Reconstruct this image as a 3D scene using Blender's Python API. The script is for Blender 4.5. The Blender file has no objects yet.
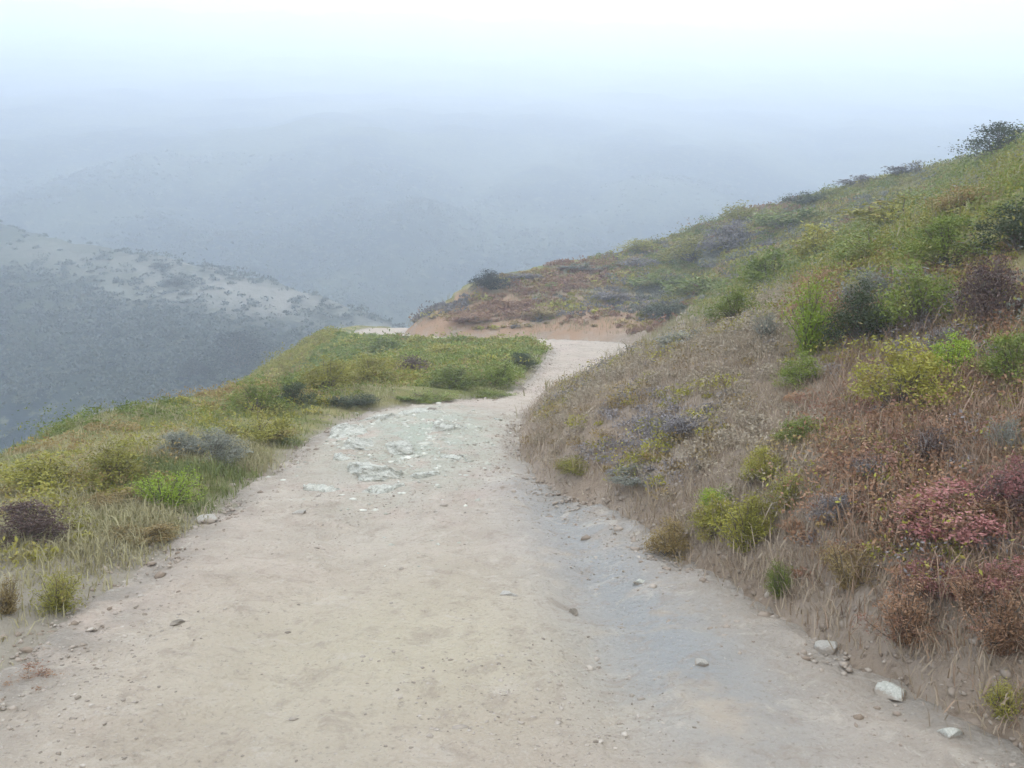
import bpy, math, random
import numpy as np

R = math.radians
rng = np.random.default_rng(7)
random.seed(7)
scene = bpy.context.scene
COL = scene.collection

# ------------------------------------------------------------------ camera, sky, sun, exposure
F_PX = 983.0
HORIZON = 270.0
CAM = np.array([0.0, 0.0, 1.6])
PITCH = math.atan((384.0 - HORIZON) / F_PX)
cam_d = bpy.data.cameras.new("camera")
cam = bpy.data.objects.new("camera", cam_d)
COL.objects.link(cam)
cam_d.sensor_width = 36.0
cam_d.lens = 36.0 * F_PX / 1024.0
cam_d.clip_start = 0.05
cam_d.clip_end = 5000
cam.location = CAM
cam.rotation_euler = (R(90) - PITCH, 0, 0)
scene.camera = cam

SUN_EL, SUN_AZ = R(46), R(4)          # azimuth measured from +Y towards +X
world = bpy.data.worlds.new("World")
scene.world = world
world.use_nodes = True
wn, wl = world.node_tree.nodes, world.node_tree.links
wn.clear()
w_out = wn.new("ShaderNodeOutputWorld")
w_bg = wn.new("ShaderNodeBackground")
w_bg.inputs["Strength"].default_value = 0.1
w_sky = wn.new("ShaderNodeTexSky")
w_sky.sky_type = "NISHITA"
w_sky.sun_disc = False
w_sky.sun_elevation = SUN_EL
w_sky.sun_rotation = SUN_AZ
w_sky.dust_density = 4.0
w_tc = wn.new("ShaderNodeTexCoord")
w_sep = wn.new("ShaderNodeSeparateXYZ")
w_ramp = wn.new("ShaderNodeValToRGB")     # overcast layer: brighter overhead than at the horizon
cr = w_ramp.color_ramp
cr.elements[0].position = 0.0
cr.elements[0].color = (0.52, 0.67, 0.98, 1)
cr.elements[1].position = 0.30
cr.elements[1].color = (0.99, 1.0, 1.0, 1)
w_mul = wn.new("ShaderNodeVectorMath")
w_mul.operation = "SCALE"
w_mul.inputs["Scale"].default_value = 15.5
w_mix = wn.new("ShaderNodeMix")
w_mix.data_type = "RGBA"
w_mix.inputs[0].default_value = 0.9
wl.new(w_tc.outputs["Generated"], w_sep.inputs[0])
wl.new(w_sep.outputs["Z"], w_ramp.inputs[0])
wl.new(w_ramp.outputs[0], w_mul.inputs[0])
wl.new(w_sky.outputs[0], w_mix.inputs[6])
wl.new(w_mul.outputs[0], w_mix.inputs[7])
wl.new(w_mix.outputs[2], w_bg.inputs["Color"])
wl.new(w_bg.outputs[0], w_out.inputs[0])

sun_d = bpy.data.lights.new("sun", "SUN")
sun_d.energy = 1.5
sun_d.angle = R(10)
sun_d.color = (1.0, 0.96, 0.9)
sun = bpy.data.objects.new("sun", sun_d)
COL.objects.link(sun)
sun.rotation_euler = (R(90) - SUN_EL, 0, R(180) - SUN_AZ)
scene.view_settings.view_transform = "Standard"
scene.view_settings.look = "None"
scene.view_settings.gamma = 1.0
scene.view_settings.use_curve_mapping = False
scene.view_settings.exposure = 0.8
scene.cycles.use_denoising = True
scene.cycles.volume_bounces = 3
scene.cycles.max_bounces = 8
scene.cycles.transparent_max_bounces = 8

HAZE_DENSITY = 0.0040
HAZE_COLOR = (0.83, 0.905, 1.0)

# ------------------------------------------------------------------ noise and curve helpers
_perm = np.random.default_rng(11).random((256, 256))

def vnoise(x, y):
    xi, yi = np.floor(x).astype(int), np.floor(y).astype(int)
    fx, fy = x - xi, y - yi
    fx = fx * fx * (3 - 2 * fx)
    fy = fy * fy * (3 - 2 * fy)
    g = lambda a, b: _perm[a & 255, b & 255]
    return ((g(xi, yi) * (1 - fx) + g(xi + 1, yi) * fx) * (1 - fy)
            + (g(xi, yi + 1) * (1 - fx) + g(xi + 1, yi + 1) * fx) * fy) * 2 - 1

def fbm(x, y, scale, octaves=4, gain=0.5, off=0.0):
    s, a, t = 0.0, 1.0, 0.0
    x = np.asarray(x, float) / scale + off
    y = np.asarray(y, float) / scale + off * 1.7
    for k in range(octaves):
        s = s + a * vnoise(x + 17.3 * k, y - 9.1 * k)
        t += a
        a *= gain
        x, y = x * 2.03, y * 2.03
    return s / t

def sstep(a, b, x):
    t = np.clip((x - a) / (b - a), 0, 1)
    return t * t * (3 - 2 * t)

def smooth_line(pts, n=3):
    p = np.array(pts, float)
    for _ in range(n):
        q = np.empty((2 * len(p) - 2, p.shape[1]))
        q[0::2] = 0.75 * p[:-1] + 0.25 * p[1:]
        q[1::2] = 0.25 * p[:-1] + 0.75 * p[1:]
        p = np.vstack([p[:1], q, p[-1:]])
    return p

def dist_line(x, y, line):
    """distance to a polyline and the height of its nearest point"""
    d2 = np.full(x.shape, 1e18)
    z = np.zeros(x.shape)
    for a, b in zip(line[:-1], line[1:]):
        ax, ay = b[0] - a[0], b[1] - a[1]
        L = ax * ax + ay * ay + 1e-12
        t = np.clip(((x - a[0]) * ax + (y - a[1]) * ay) / L, 0, 1)
        e = (x - a[0] - t * ax) ** 2 + (y - a[1] - t * ay) ** 2
        m = e < d2
        d2 = np.where(m, e, d2)
        z = np.where(m, a[2] + t * (b[2] - a[2]), z)
    return np.sqrt(d2), z

def inside(x, y, poly):
    c = np.zeros(x.shape, bool)
    n = len(poly)
    for i in range(n):
        x1, y1 = poly[i][:2]
        x2, y2 = poly[(i + 1) % n][:2]
        if y1 == y2:
            continue
        m = (y1 > y) != (y2 > y)
        c ^= m & (x < (x2 - x1) * (y - y1) / (y2 - y1) + x1)
    return c

# ------------------------------------------------------------------ the lie of the land
def tz(y):
    return -0.03 * max(0.0, y - 10.0)

PAIRS = [((-2.4, -6), (3.0, -6)), ((-2.1, 1), (2.25, 1.5)), ((-2.0, 3.5), (1.45, 3.7)), ((-2.0, 5.0), (0.98, 5.3)),
         ((-1.97, 6.2), (0.72, 6.3)), ((-1.93, 7.2), (0.16, 7.3)), ((-1.87, 9.3), (0.06, 9.0)), ((-1.72, 11.0), (0.16, 10.6)),
         ((-1.15, 12.1), (0.42, 11.7)), ((-0.1, 12.9), (0.85, 12.7)), ((0.3, 15.5), (1.35, 15.0)), ((0.55, 19.0), (2.1, 19.3)),
         ((0.9, 23.5), (3.0, 24.0)), ((1.0, 26.3), (3.6, 27.5)), ((0.3, 28.4), (3.0, 30.5)), ((-1.2, 29.3), (1.3, 32.0)),
         ((-3.0, 30.0), (-1.0, 32.8)), ((-5.0, 32.5), (-3.0, 34.2)), ((-6.5, 37.0), (-4.3, 37.5)), ((-6.5, 45.0), (-4.3, 45.0))]
LEFT = smooth_line([(a[0], a[1], tz(a[1])) for a, b in PAIRS])
RIGHT = smooth_line([(b[0], b[1], tz(b[1])) for a, b in PAIRS])
CREST = smooth_line([(-2.4, 46, -0.6), (-2.8, 40, -0.3), (-2.9, 37.0, 0.15), (-1.9, 37.5, 0.75), (-0.8, 38.5, 1.35), (2, 42, 1.9),
                     (5.9, 45, 2.65), (10.4, 45, 4.1), (13.6, 42, 4.8), (15.6, 34, 5.2), (16.2, 29, 5.7), (17, 20, 7.2),
                     (16, 8, 7.5), (15, -6, 7.5)], 2)
TRAIL_POLY = np.vstack([LEFT, RIGHT[::-1]])
BANK_POLY = np.vstack([RIGHT, CREST])
SPUR = smooth_line([(-150, 165, 22), (-82, 150, 10.5), (-60, 128, 5.8), (-44, 124, 3.6), (-25, 117, -0.3), (-12.5, 112, -4.6), (-2, 109, -9.5), (14, 105, -20), (28, 99, -38)], 2)

def far_land(x, y):
    d, zc = dist_line(x, y, SPUR)
    spur = zc - np.where(y > np.interp(x, SPUR[:, 0], SPUR[:, 1]), 0.55, 0.33) * d + fbm(x, y, 28, 4, off=3.1) * 2.6 * sstep(0, 25, d)
    yy = y - 0.12 * x
    gul = np.abs(fbm(x - 0.25 * y, y * 0.38, 75, 4, off=8.2))
    hill = np.interp(yy, [100, 150, 180, 220, 300, 480, 700, 1000, 1100, 1300], [-42, -24, -4, 15, 38, 85, 150, 246, 250, 240])
    hill = hill + 24 * (gul - 0.22) * sstep(140, 230, yy) * (1 - 0.85 * sstep(240, 400, yy)) + fbm(x, y, 25, 4, off=5.5) * (3.0 + 0.01 * np.clip(yy - 400, 0, 700))
    floor = -43 + fbm(x, y, 40, 3, off=1.5) * 2.0
    k = 3.0
    m = np.maximum(np.maximum(spur, hill), floor)
    return m + k * np.log(np.exp((spur - m) / k) + np.exp((hill - m) / k) + np.exp((floor - m) / k))

def land(x, y, fields=False, rough=True):
    x, y = np.asarray(x, float), np.asarray(y, float)
    dL, zL = dist_line(x, y, LEFT)
    dR, zR = dist_line(x, y, RIGHT)
    dC, zC = dist_line(x, y, CREST)
    on = inside(x, y, TRAIL_POLY)
    bank = inside(x, y, BANK_POLY) & ~on
    # trail bed (sunk a little: the trail sheet lies over it)
    e = np.minimum(dL, dR)
    z_on = (zL * dR + zR * dL) / (dL + dR + 1e-9) - 0.12 * sstep(0.0, 0.3, e)
    # right bank: a short steep cut, then the open slope
    t = dR / (dR + dC + 1e-9)
    H = zC - zR
    cut = 0.30 + 0.14 * fbm(x, y, 2.2, 2, off=4.0)
    z_bank = zR + H * (0.85 * t + 0.15 * sstep(0, 1, t)) + cut * (1 - np.exp(-dR / 0.45)) * (1 - t) + 0.02
    # outside: verge then the fall to the valley / back of the crest
    wL, wC = 1 / (dL + 0.05) ** 3, 1 / (dC + 0.05) ** 3
    verge = 1.5 + 0.09 * np.clip(y, 0, 20) + 0.5 * fbm(x, y, 4.0, 2, off=2.0)
    verge = np.where(y > 25, np.clip(3.3 - 0.35 * (y - 25), 0.6, 3.3), verge)
    fl = np.maximum(dL - verge, 0)
    fallL = 0.62 * (np.sqrt(fl * fl + 0.6 ** 2) - 0.6)
    berm = 0.10 * sstep(0, 0.45, dL) * (1 - sstep(0.9, 1.8, dL))
    zl = zL + berm - fallL
    zc = zC - 0.42 * (np.sqrt(dC * dC + 4) - 2)
    z_out = (zl * wL + zc * wC) / (wL + wC)
    r = np.hypot(x, y - 15)
    far = far_land(x, y)
    k = 2.0
    m = np.maximum(z_out, far)
    z_out = np.where(r > 25, m + k * np.log(np.exp((z_out - m) / k) + np.exp((far - m) / k)) * sstep(25, 60, r), z_out)
    z = np.where(on, z_on, np.where(bank, z_bank, z_out))
    if rough:
        off_trail = np.where(on, 0.15, 1.0)
        z = z + off_trail * sstep(0.0, 0.5, e) * (0.10 * fbm(x, y, 1.6, 4, off=6.0) + 0.16 * sstep(1, 4, e) * fbm(x, y, 4.5, 3, off=9.0))
        z = z + off_trail * (0.018 + 0.022 * bank * sstep(0, 0.3, dR)) * fbm(x, y, 0.24, 4, off=12.0, gain=0.6)
    if fields:
        return z, dict(dL=dL, dR=dR, dC=dC, on=on, bank=bank, t=t, r=r)
    return z

def pixel_ray(u, v):
    c, s = math.cos(PITCH), math.sin(PITCH)
    a, b = (u - 512) / F_PX, (384 - v) / F_PX
    return np.array([a, c + b * s, -s + b * c])

def spot(u, v, dmax=60.0):
    """the place on the ground seen along a line of sight"""
    d = pixel_ray(u, v)
    s = np.geomspace(1.5, dmax / d[1], 1400)
    P = CAM[None] + s[:, None] * d[None]
    below = P[:, 2] < land(P[:, 0], P[:, 1])
    i = int(np.argmax(below)) if below.any() else int(np.argmin(P[:, 2] - land(P[:, 0], P[:, 1])))
    return P[i]

# ------------------------------------------------------------------ material helpers
class Mat:
    def __init__(self, name, rough=0.9, spec=0.2):
        self.m = bpy.data.materials.new(name)
        self.m.use_nodes = True
        self.nt = self.m.node_tree
        self.n, self.l = self.nt.nodes, self.nt.links
        self.b = self.n["Principled BSDF"]
        self.b.inputs["Roughness"].default_value = rough
        self.b.inputs["Specular IOR Level"].default_value = spec
        self.tc = self.n.new("ShaderNodeTexCoord")
    def noise(self, scale, detail=6, rough=0.6, dist=0.0, vec=None):
        n = self.n.new("ShaderNodeTexNoise")
        n.inputs["Scale"].default_value = scale
        n.inputs["Detail"].default_value = detail
        n.inputs["Roughness"].default_value = rough
        n.inputs["Distortion"].default_value = dist
        self.l.new(vec or self.tc.outputs["Object"], n.inputs["Vector"])
        return n.outputs["Fac"]
    def attr(self, name):
        a = self.n.new("ShaderNodeAttribute")
        a.attribute_name = name
        return a.outputs["Fac"]
    def ramp(self, fac, a, b):
        r = self.n.new("ShaderNodeMapRange")
        r.interpolation_type = "SMOOTHSTEP"
        r.inputs["From Min"].default_value = a
        r.inputs["From Max"].default_value = b
        self.l.new(fac, r.inputs["Value"])
        return r.outputs["Result"]
    def math(self, op, a, b):
        m = self.n.new("ShaderNodeMath")
        m.operation = op
        for k, v in enumerate((a, b)):
            if isinstance(v, (int, float)):
                m.inputs[k].default_value = v
            else:
                self.l.new(v, m.inputs[k])
        return m.outputs[0]
    def mix(self, fac, a, b, blend="MIX"):
        m = self.n.new("ShaderNodeMix")
        m.data_type = "RGBA"
        m.blend_type = blend
        for k, v in ((0, fac), (6, a), (7, b)):
            if isinstance(v, (int, float)):
                m.inputs[k].default_value = v
            elif isinstance(v, tuple):
                m.inputs[k].default_value = (*v, 1)
            else:
                self.l.new(v, m.inputs[k])
        return m.outputs[2]
    def color(self, c):
        if isinstance(c, tuple):
            self.b.inputs["Base Color"].default_value = (*c, 1)
        else:
            self.l.new(c, self.b.inputs["Base Color"])
        return self
    def bump(self, h, strength=0.5, distance=0.02):
        n = self.n.new("ShaderNodeBump")
        n.inputs["Strength"].default_value = strength
        n.inputs["Distance"].default_value = distance
        self.l.new(h, n.inputs["Height"])
        self.l.new(n.outputs[0], self.b.inputs["Normal"])
        return self

def leaf_mat(name, c1, c2, c3=None, trans=0.25):
    """leaf to leaf colour change from the random 'tint' of each leaf and a drift over the plant"""
    M = Mat(name, 0.6, 0.25)
    c = M.mix(M.attr("tint"), c1, c2)
    if c3:
        c = M.mix(M.ramp(M.noise(3.0, 3), 0.5, 0.68), c, c3)
    oi = M.n.new("ShaderNodeObjectInfo")
    hs = M.n.new("ShaderNodeHueSaturation")
    v = M.math("ADD", M.math("MULTIPLY", oi.outputs["Random"], 0.4), 0.8)
    M.l.new(v, hs.inputs["Value"])
    M.l.new(c, hs.inputs["Color"])
    c = hs.outputs[0]
    M.color(c)
    tr = M.n.new("ShaderNodeBsdfTranslucent")
    M.l.new(c, tr.inputs["Color"])
    mx = M.n.new("ShaderNodeMixShader")
    mx.inputs[0].default_value = trans
    M.l.new(M.b.outputs[0], mx.inputs[1])
    M.l.new(tr.outputs[0], mx.inputs[2])
    M.l.new(mx.outputs[0], M.n["Material Output"].inputs["Surface"])
    return M.m

# ------------------------------------------------------------------ mesh helpers
def mesh_from(name, verts, faces, attrs=None, smooth=False):
    """verts (n,3); faces: (m,k) integer array; attrs: {name: per-vertex floats}"""
    verts = np.ascontiguousarray(verts, np.float32)
    faces = np.ascontiguousarray(faces, np.int32)
    me = bpy.data.meshes.new(name)
    me.vertices.add(len(verts))
    me.vertices.foreach_set("co", verts.ravel())
    m, k = faces.shape
    me.loops.add(m * k)
    me.loops.foreach_set("vertex_index", faces.ravel())
    me.polygons.add(m)
    me.polygons.foreach_set("loop_start", np.arange(m, dtype=np.int32) * k)
    me.polygons.foreach_set("loop_total", np.full(m, k, np.int32))
    if smooth:
        me.polygons.foreach_set("use_smooth", np.ones(m, bool))
    for an, av in (attrs or {}).items():
        a = me.attributes.new(an, "FLOAT", "POINT")
        a.data.foreach_set("value", np.ascontiguousarray(av, np.float32))
    me.update(calc_edges=True)
    me.validate()
    return me

def link(name, me, mat=None, parent=None, **props):
    o = bpy.data.objects.new(name, me)
    COL.objects.link(o)
    if mat is not None:
        if me.materials:
            o.material_slots[0].link = "OBJECT"
            o.material_slots[0].material = mat
        else:
            me.materials.append(mat)
    if parent:
        o.parent = parent
    for k, v in props.items():
        o[k] = v
    return o

def grid_faces(nr, nc):
    i = np.arange(nr * nc).reshape(nr, nc)
    return np.stack([i[:-1, :-1], i[:-1, 1:], i[1:, 1:], i[1:, :-1]], -1).reshape(-1, 4)

def quads(C, U, V):
    """diamond-like leaves with centres C and half-axes U (length), V (width)"""
    n = len(C)
    P = np.stack([C - U, C + V - 0.15 * U, C + U, C - V - 0.15 * U], 1).reshape(-1, 3)
    return P, np.arange(4 * n).reshape(n, 4)

def rand_dirs(n, up=0.0, g=rng):
    d = g.normal(size=(n, 3))
    d[:, 2] += up
    return d / np.linalg.norm(d, axis=1, keepdims=True)

def leaf_frame(n, up, g=rng):
    nrm = rand_dirs(n, up, g)
    t = np.cross(nrm, rand_dirs(n, 0, g))
    t /= np.linalg.norm(t, axis=1, keepdims=True) + 1e-9
    return t, np.cross(nrm, t)

def tubes(paths, radii, sides=5):
    V, Fc, base = [], [], 0
    ang = np.linspace(0, 2 * math.pi, sides, endpoint=False)
    for P, r in zip(paths, radii):
        P = np.asarray(P, float)
        n = len(P)
        T = np.gradient(P, axis=0)
        T /= np.linalg.norm(T, axis=1, keepdims=True) + 1e-9
        ref = np.array([0.31, 0.95, 0.05])
        A = np.cross(T, ref)
        A /= np.linalg.norm(A, axis=1, keepdims=True) + 1e-9
        B = np.cross(T, A)
        rr = np.linspace(r, r * 0.35, n)[:, None, None]
        ring = P[:, None] + rr * (np.cos(ang)[None, :, None] * A[:, None] + np.sin(ang)[None, :, None] * B[:, None])
        V.append(ring.reshape(-1, 3))
        i = base + np.arange(n * sides).reshape(n, sides)
        j = np.roll(i, -1, 1)
        Fc.append(np.stack([i[:-1], j[:-1], j[1:], i[1:]], -1).reshape(-1, 4))
        base += n * sides
    return np.vstack(V), np.vstack(Fc)

# ------------------------------------------------------------------ ground sheet (one heightfield, cut into hillside and hills)
def axis(lo, dense_lo, dense_hi, hi, step, grow):
    mid = list(np.arange(dense_lo, dense_hi, step))
    up, s = [], step
    while (up[-1] if up else mid[-1]) < hi:
        s *= grow
        up.append((up[-1] if up else mid[-1]) + s)
    dn, s = [], step
    while (dn[-1] if dn else mid[0]) > lo:
        s *= grow
        dn.append((dn[-1] if dn else mid[0]) - s)
    return np.array(dn[::-1] + mid + up)

gx = axis(-700, -4.5, 6.5, 700, 0.055, 1.032)
gy = axis(-40, 2.0, 14.0, 1180, 0.055, 1.024)
XX, YY = np.meshgrid(gx, gy)
ZZ, FD = land(XX, YY, True)
rr = FD["r"]
pale = np.zeros(XX.shape)
dS, _ = dist_line(XX, YY, SPUR)
north = YY - np.interp(XX, SPUR[:, 0], SPUR[:, 1])
pale = np.exp(-(dS / 13.0) ** 2) * np.where(north > 2, 0.3, 1.0) * sstep(-75, -40, XX) * (0.85 + 0.8 * fbm(XX, YY, 9, 3))
attrs = dict(bank=np.where(FD["bank"] | (FD["on"] & (FD["dR"] < FD["dL"])), 1.0, 0.0).ravel(),
             toe=(np.where(FD["bank"] | FD["on"], np.clip(FD["dR"], 0, 50), 50) * np.where((YY > 27) & (XX < 9), 0.35 + 0.65 * sstep(4, 9, XX), 1.0)).ravel(),
             edge=np.clip(FD["dL"], 0, 50).ravel(), pale=np.clip(pale, 0, 1).ravel(),
             farness=sstep(35, 90, rr).ravel(),
             trodden=(3.0 * (1 - sstep(4.3, 5.8, YY))).ravel(),
             cutbank=(np.where(FD["bank"], 1.0, 0.0) * sstep(29.5, 32, YY) * (1 - sstep(3, 6, FD["dR"])) * (1 - sstep(4, 8, XX))).ravel())
GV = np.stack([XX, YY, ZZ], -1).reshape(-1, 3)
GF = grid_faces(len(gy), len(gx))
fc_r = rr.ravel()[GF].mean(1)
near_f = fc_r < 62

def sub_mesh(name, faces):
    used, inv = np.unique(faces, return_inverse=True)
    return mesh_from(name, GV[used], inv.reshape(faces.shape), {k: v[used] for k, v in attrs.items()}, True)

M = Mat("hillside_soil", 0.95, 0.1)
brown = M.mix(M.ramp(M.noise(1.3, 5), 0.35, 0.65), (0.25, 0.19, 0.135), (0.32, 0.26, 0.20))
brown = M.mix(M.ramp(M.noise(14, 6), 0.5, 0.75), brown, (0.16, 0.115, 0.08))
green = M.mix(M.ramp(M.noise(0.9, 5), 0.4, 0.62), (0.13, 0.135, 0.038), (0.24, 0.21, 0.09))
green = M.mix(M.ramp(M.noise(9, 6), 0.52, 0.7), green, (0.16, 0.13, 0.085))
toe = M.math("ADD", M.attr("toe"), M.math("MULTIPLY", M.noise(0.8, 4), 1.6))
c = M.mix(M.ramp(toe, 2.0, 3.8), brown, green)
edge = M.math("ADD", M.math("SUBTRACT", M.attr("edge"), M.attr("trodden")), M.math("MULTIPLY", M.noise(3.0, 4), 0.5))
verge = M.mix(M.ramp(edge, 0.22, 0.5), (0.27, 0.235, 0.18), green)
c = M.mix(M.attr("bank"), verge, c)
c = M.mix(M.math("MULTIPLY", M.attr("cutbank"), M.ramp(M.noise(1.1, 5), 0.25, 0.55)), c, (0.30, 0.185, 0.11))
M.color(c).bump(M.noise(22, 8, 0.7), 0.7, 0.05)
hillside = link("hillside", sub_mesh("hillside", GF[near_f]), M.m, kind="structure")

M = Mat("far_hill_scrub", 0.95, 0.1)
c = M.mix(M.ramp(M.noise(0.022, 7, 0.62), 0.42, 0.58), (0.012, 0.024, 0.030), (0.070, 0.082, 0.052))
c = M.mix(M.ramp(M.noise(0.22, 7, 0.7), 0.5, 0.68), c, (0.05, 0.06, 0.035))
c = M.mix(M.ramp(M.noise(0.55, 6, 0.7), 0.52, 0.66), c, (0.115, 0.115, 0.075))
c = M.mix(M.ramp(M.noise(0.4, 6, 0.75, 0.5), 0.54, 0.62), c, (0.03, 0.038, 0.028))
c = M.mix(M.math("MULTIPLY", M.attr("pale"), M.ramp(M.noise(0.12, 6, 0.7), 0.25, 0.6)), c, (0.27, 0.245, 0.20))
M.color(c).bump(M.noise(0.8, 8, 0.7), 0.8, 0.8)
hills = link("hills", sub_mesh("hills", GF[~near_f]), M.m, kind="structure")

# ------------------------------------------------------------------ the dirt trail
def resample(line, n):
    """n points evenly in control parameter"""
    s = np.linspace(0, len(line) - 1, n)
    return np.stack([np.interp(s, np.arange(len(line)), line[:, k]) for k in range(3)], 1)

NS, NT = 2300, 130
Ls, Rs = resample(LEFT, NS), resample(RIGHT, NS)
tt = np.linspace(-0.10, 1.10, NT)
P = Ls[:, None] * (1 - tt)[None, :, None] + Rs[:, None] * tt[None, :, None]
tx, ty = P[..., 0], P[..., 1]
out = np.maximum(np.maximum(-tt, tt - 1), 0)[None, :]
inn = np.clip(np.minimum(tt, 1 - tt), 0, 0.5)[None, :]
def trail_height(x, y, inn):
    outcrop = np.exp(-(((x + 0.95) / 0.75) ** 2 + ((y - 9.3) / 2.3) ** 2))
    h = 0.035 * fbm(x, y, 1.1, 3, off=3.0) + 0.022 * fbm(x, y, 0.28, 5, off=21.0, gain=0.6) + 0.012 * fbm(x * 0.5, y, 0.14, 3, off=25.0) + 0.009 * fbm(x, y, 0.07, 2, off=27.0)
    h = h - 0.085 * (1 + 0.6 * fbm(x, y, 0.5, 3, off=52.0)) * np.exp(-((x - 0.35 + 0.1 * np.sin(y)) / 0.22) ** 2) * sstep(2.5, 4.5, y) * (1 - sstep(6.5, 7.5, y))
    h = h - 0.06 * (1 + 0.6 * fbm(x, y, 0.6, 3, off=55.0)) * np.exp(-((x + 1.0 + 0.15 * np.sin(0.8 * y)) / 0.25) ** 2) * (1 - sstep(6, 8, y))
    h = h + outcrop * (0.05 + 0.09 * np.abs(fbm(x + 0.4 * y, y * 0.6, 0.5, 3, off=31.0)))
    return h * sstep(0.0, 0.12, inn)
P[..., 2] += trail_height(tx, ty, inn) + 0.012 - 1.1 * out
edge_n = (0.035 * fbm(tx, ty, 0.5, 3, off=41.0) + 0.03 * fbm(tx, ty, 0.11, 3, off=44.0)) * (1 - sstep(0.0, 0.10, inn))
P[..., 2] += edge_n
t_attr = dict(rim=(1 - sstep(0.0, 0.16, inn + 0 * tx)).ravel(),
              rock=np.exp(-(((tx + 0.85) / 0.85) ** 2 + ((ty - 9.2) / 2.4) ** 2)).ravel(),
              damp=(np.exp(-(((tx - 0.45 - 0.12 * (6 - ty)) / 0.42) ** 2)) * sstep(2.2, 4.0, ty) * (1 - sstep(7.0, 8.5, ty))).ravel(),
              fine=np.exp(-(((tx + 0.45) / 1.1) ** 2 + ((ty - 4.0) / 1.2) ** 2)).ravel())
M = Mat("trail_dirt", 0.95, 0.12)
c = M.mix(M.ramp(M.noise(1.7, 6, 0.6, 0.4), 0.35, 0.65), (0.40, 0.33, 0.26), (0.48, 0.405, 0.325))
c = M.mix(M.ramp(M.noise(0.55, 4), 0.45, 0.7), c, (0.47, 0.375, 0.31))
c = M.mix(M.math("MULTIPLY", M.attr("fine"), 0.8), c, (0.49, 0.425, 0.305))
c = M.mix(M.math("MULTIPLY", M.attr("rock"), M.ramp(M.noise(2.6, 6, 0.65), 0.3, 0.55)), c, (0.39, 0.405, 0.325))
c = M.mix(M.math("MULTIPLY", M.attr("damp"), M.ramp(M.noise(2.2, 5), 0.28, 0.5)), c, (0.32, 0.315, 0.295))
c = M.mix(M.math("MULTIPLY", M.attr("rim"), M.ramp(M.noise(4.0, 5), 0.3, 0.6)), c, (0.31, 0.27, 0.22))
c = M.mix(M.math("MULTIPLY", M.ramp(M.noise(6, 9, 0.72, 0.6), 0.50, 0.66), 0.55), c, (0.32, 0.26, 0.20))
c = M.mix(M.math("MULTIPLY", M.ramp(M.noise(4.3, 9, 0.72, 0.9), 0.54, 0.68), 0.6), c, (0.53, 0.465, 0.38))
c = M.mix(M.ramp(M.noise(38, 6, 0.7), 0.55, 0.72), c, (0.28, 0.24, 0.19))
c = M.mix(M.ramp(M.noise(60, 4, 0.6), 0.62, 0.75), c, (0.48, 0.43, 0.36))
vor = M.n.new("ShaderNodeTexVoronoi")
vor.inputs["Scale"].default_value = 45
M.l.new(M.tc.outputs["Object"], vor.inputs["Vector"])
h = M.math("ADD", M.math("MULTIPLY", M.noise(30, 8, 0.7), 0.8), M.math("MULTIPLY", vor.outputs["Distance"], -0.35))
M.color(c).bump(h, 1.0, 0.04)
trail = link("trail", mesh_from("trail", P.reshape(-1, 3), grid_faces(NS, NT), t_attr, True), M.m, kind="structure")

def on_trail_z(x, y):
    dL, zL = dist_line(np.array([x]), np.array([y]), LEFT)
    dR, zR = dist_line(np.array([x]), np.array([y]), RIGHT)
    z = (zL * dR + zR * dL) / (dL + dR)
    return float((z + trail_height(np.array([x]), np.array([y]), np.minimum(dL, dR) / (dL + dR)) + 0.012)[0])

# ------------------------------------------------------------------ rocks and gravel
def ico(sub):
    import bmesh
    bm = bmesh.new()
    bmesh.ops.create_icosphere(bm, subdivisions=sub, radius=1)
    V = np.array([v.co for v in bm.verts])
    Fc = np.array([[v.index for v in f.verts] for f in bm.faces])
    bm.free()
    return V, Fc

def rock_mesh(name, seed, sub=4, flat=0.55, rough=0.30):
    V, Fc = ico(sub)
    g = np.random.default_rng(seed)
    for _ in range(11):                                    # chip flat facets off a ball
        n = rand_dirs(1, 0, g)[0]
        k = g.uniform(0.5, 0.85)
        d = V @ n
        V = V - np.outer(np.maximum(d - k, 0), n)
    o = g.uniform(0, 50)
    V = V * (1 + rough * 0.45 * fbm(V[:, 0] + V[:, 2] * 0.7 + o, V[:, 1] - V[:, 2] * 0.6, 0.45, 4)[:, None])
    V[:, 2] *= flat
    return mesh_from(name, V, Fc, None, sub < 4)

def slab_mesh(name, seed):
    """a broken ledge of bedrock: angular outline, stepped tilted top"""
    V, Fc = ico(5)
    g = np.random.default_rng(seed)
    V = V * np.array([1.25, 1.25, 1.0])
    a0 = g.uniform(0, 6.28)
    for k in range(7):
        a = a0 + k * 0.9 + g.uniform(-0.3, 0.3)
        n = np.array([math.cos(a), math.sin(a), g.uniform(0.1, 0.5)])
        n /= np.linalg.norm(n)
        d = V @ n
        V = V - np.outer(np.maximum(d - g.uniform(0.55, 0.95), 0), n)
    for _ in range(3):
        n = np.array([g.normal() * 0.25, g.normal() * 0.25, 1.0])
        n /= np.linalg.norm(n)
        d = V @ n
        V = V - np.outer(np.maximum(d - g.uniform(0.4, 0.6), 0), n)
    o = g.uniform(0, 40)
    st = np.floor((V[:, 0] * math.cos(a0) + V[:, 1] * math.sin(a0) + 0.35 * fbm(V[:, 0] + o, V[:, 1], 0.6, 3)) * 3.2) * 0.09
    V[:, 2] += np.where(V[:, 2] > 0.1, 1.6 * st, 0)
    r = fbm(V[:, 0] + o, V[:, 1] + V[:, 2], 0.35, 4)
    V[:, :2] *= (1 + 0.20 * r)[:, None]
    V[:, 2] += 0.17 * fbm(V[:, 0] - o, V[:, 1], 0.25, 4)
    return mesh_from(name, V, Fc, None, False)

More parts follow.
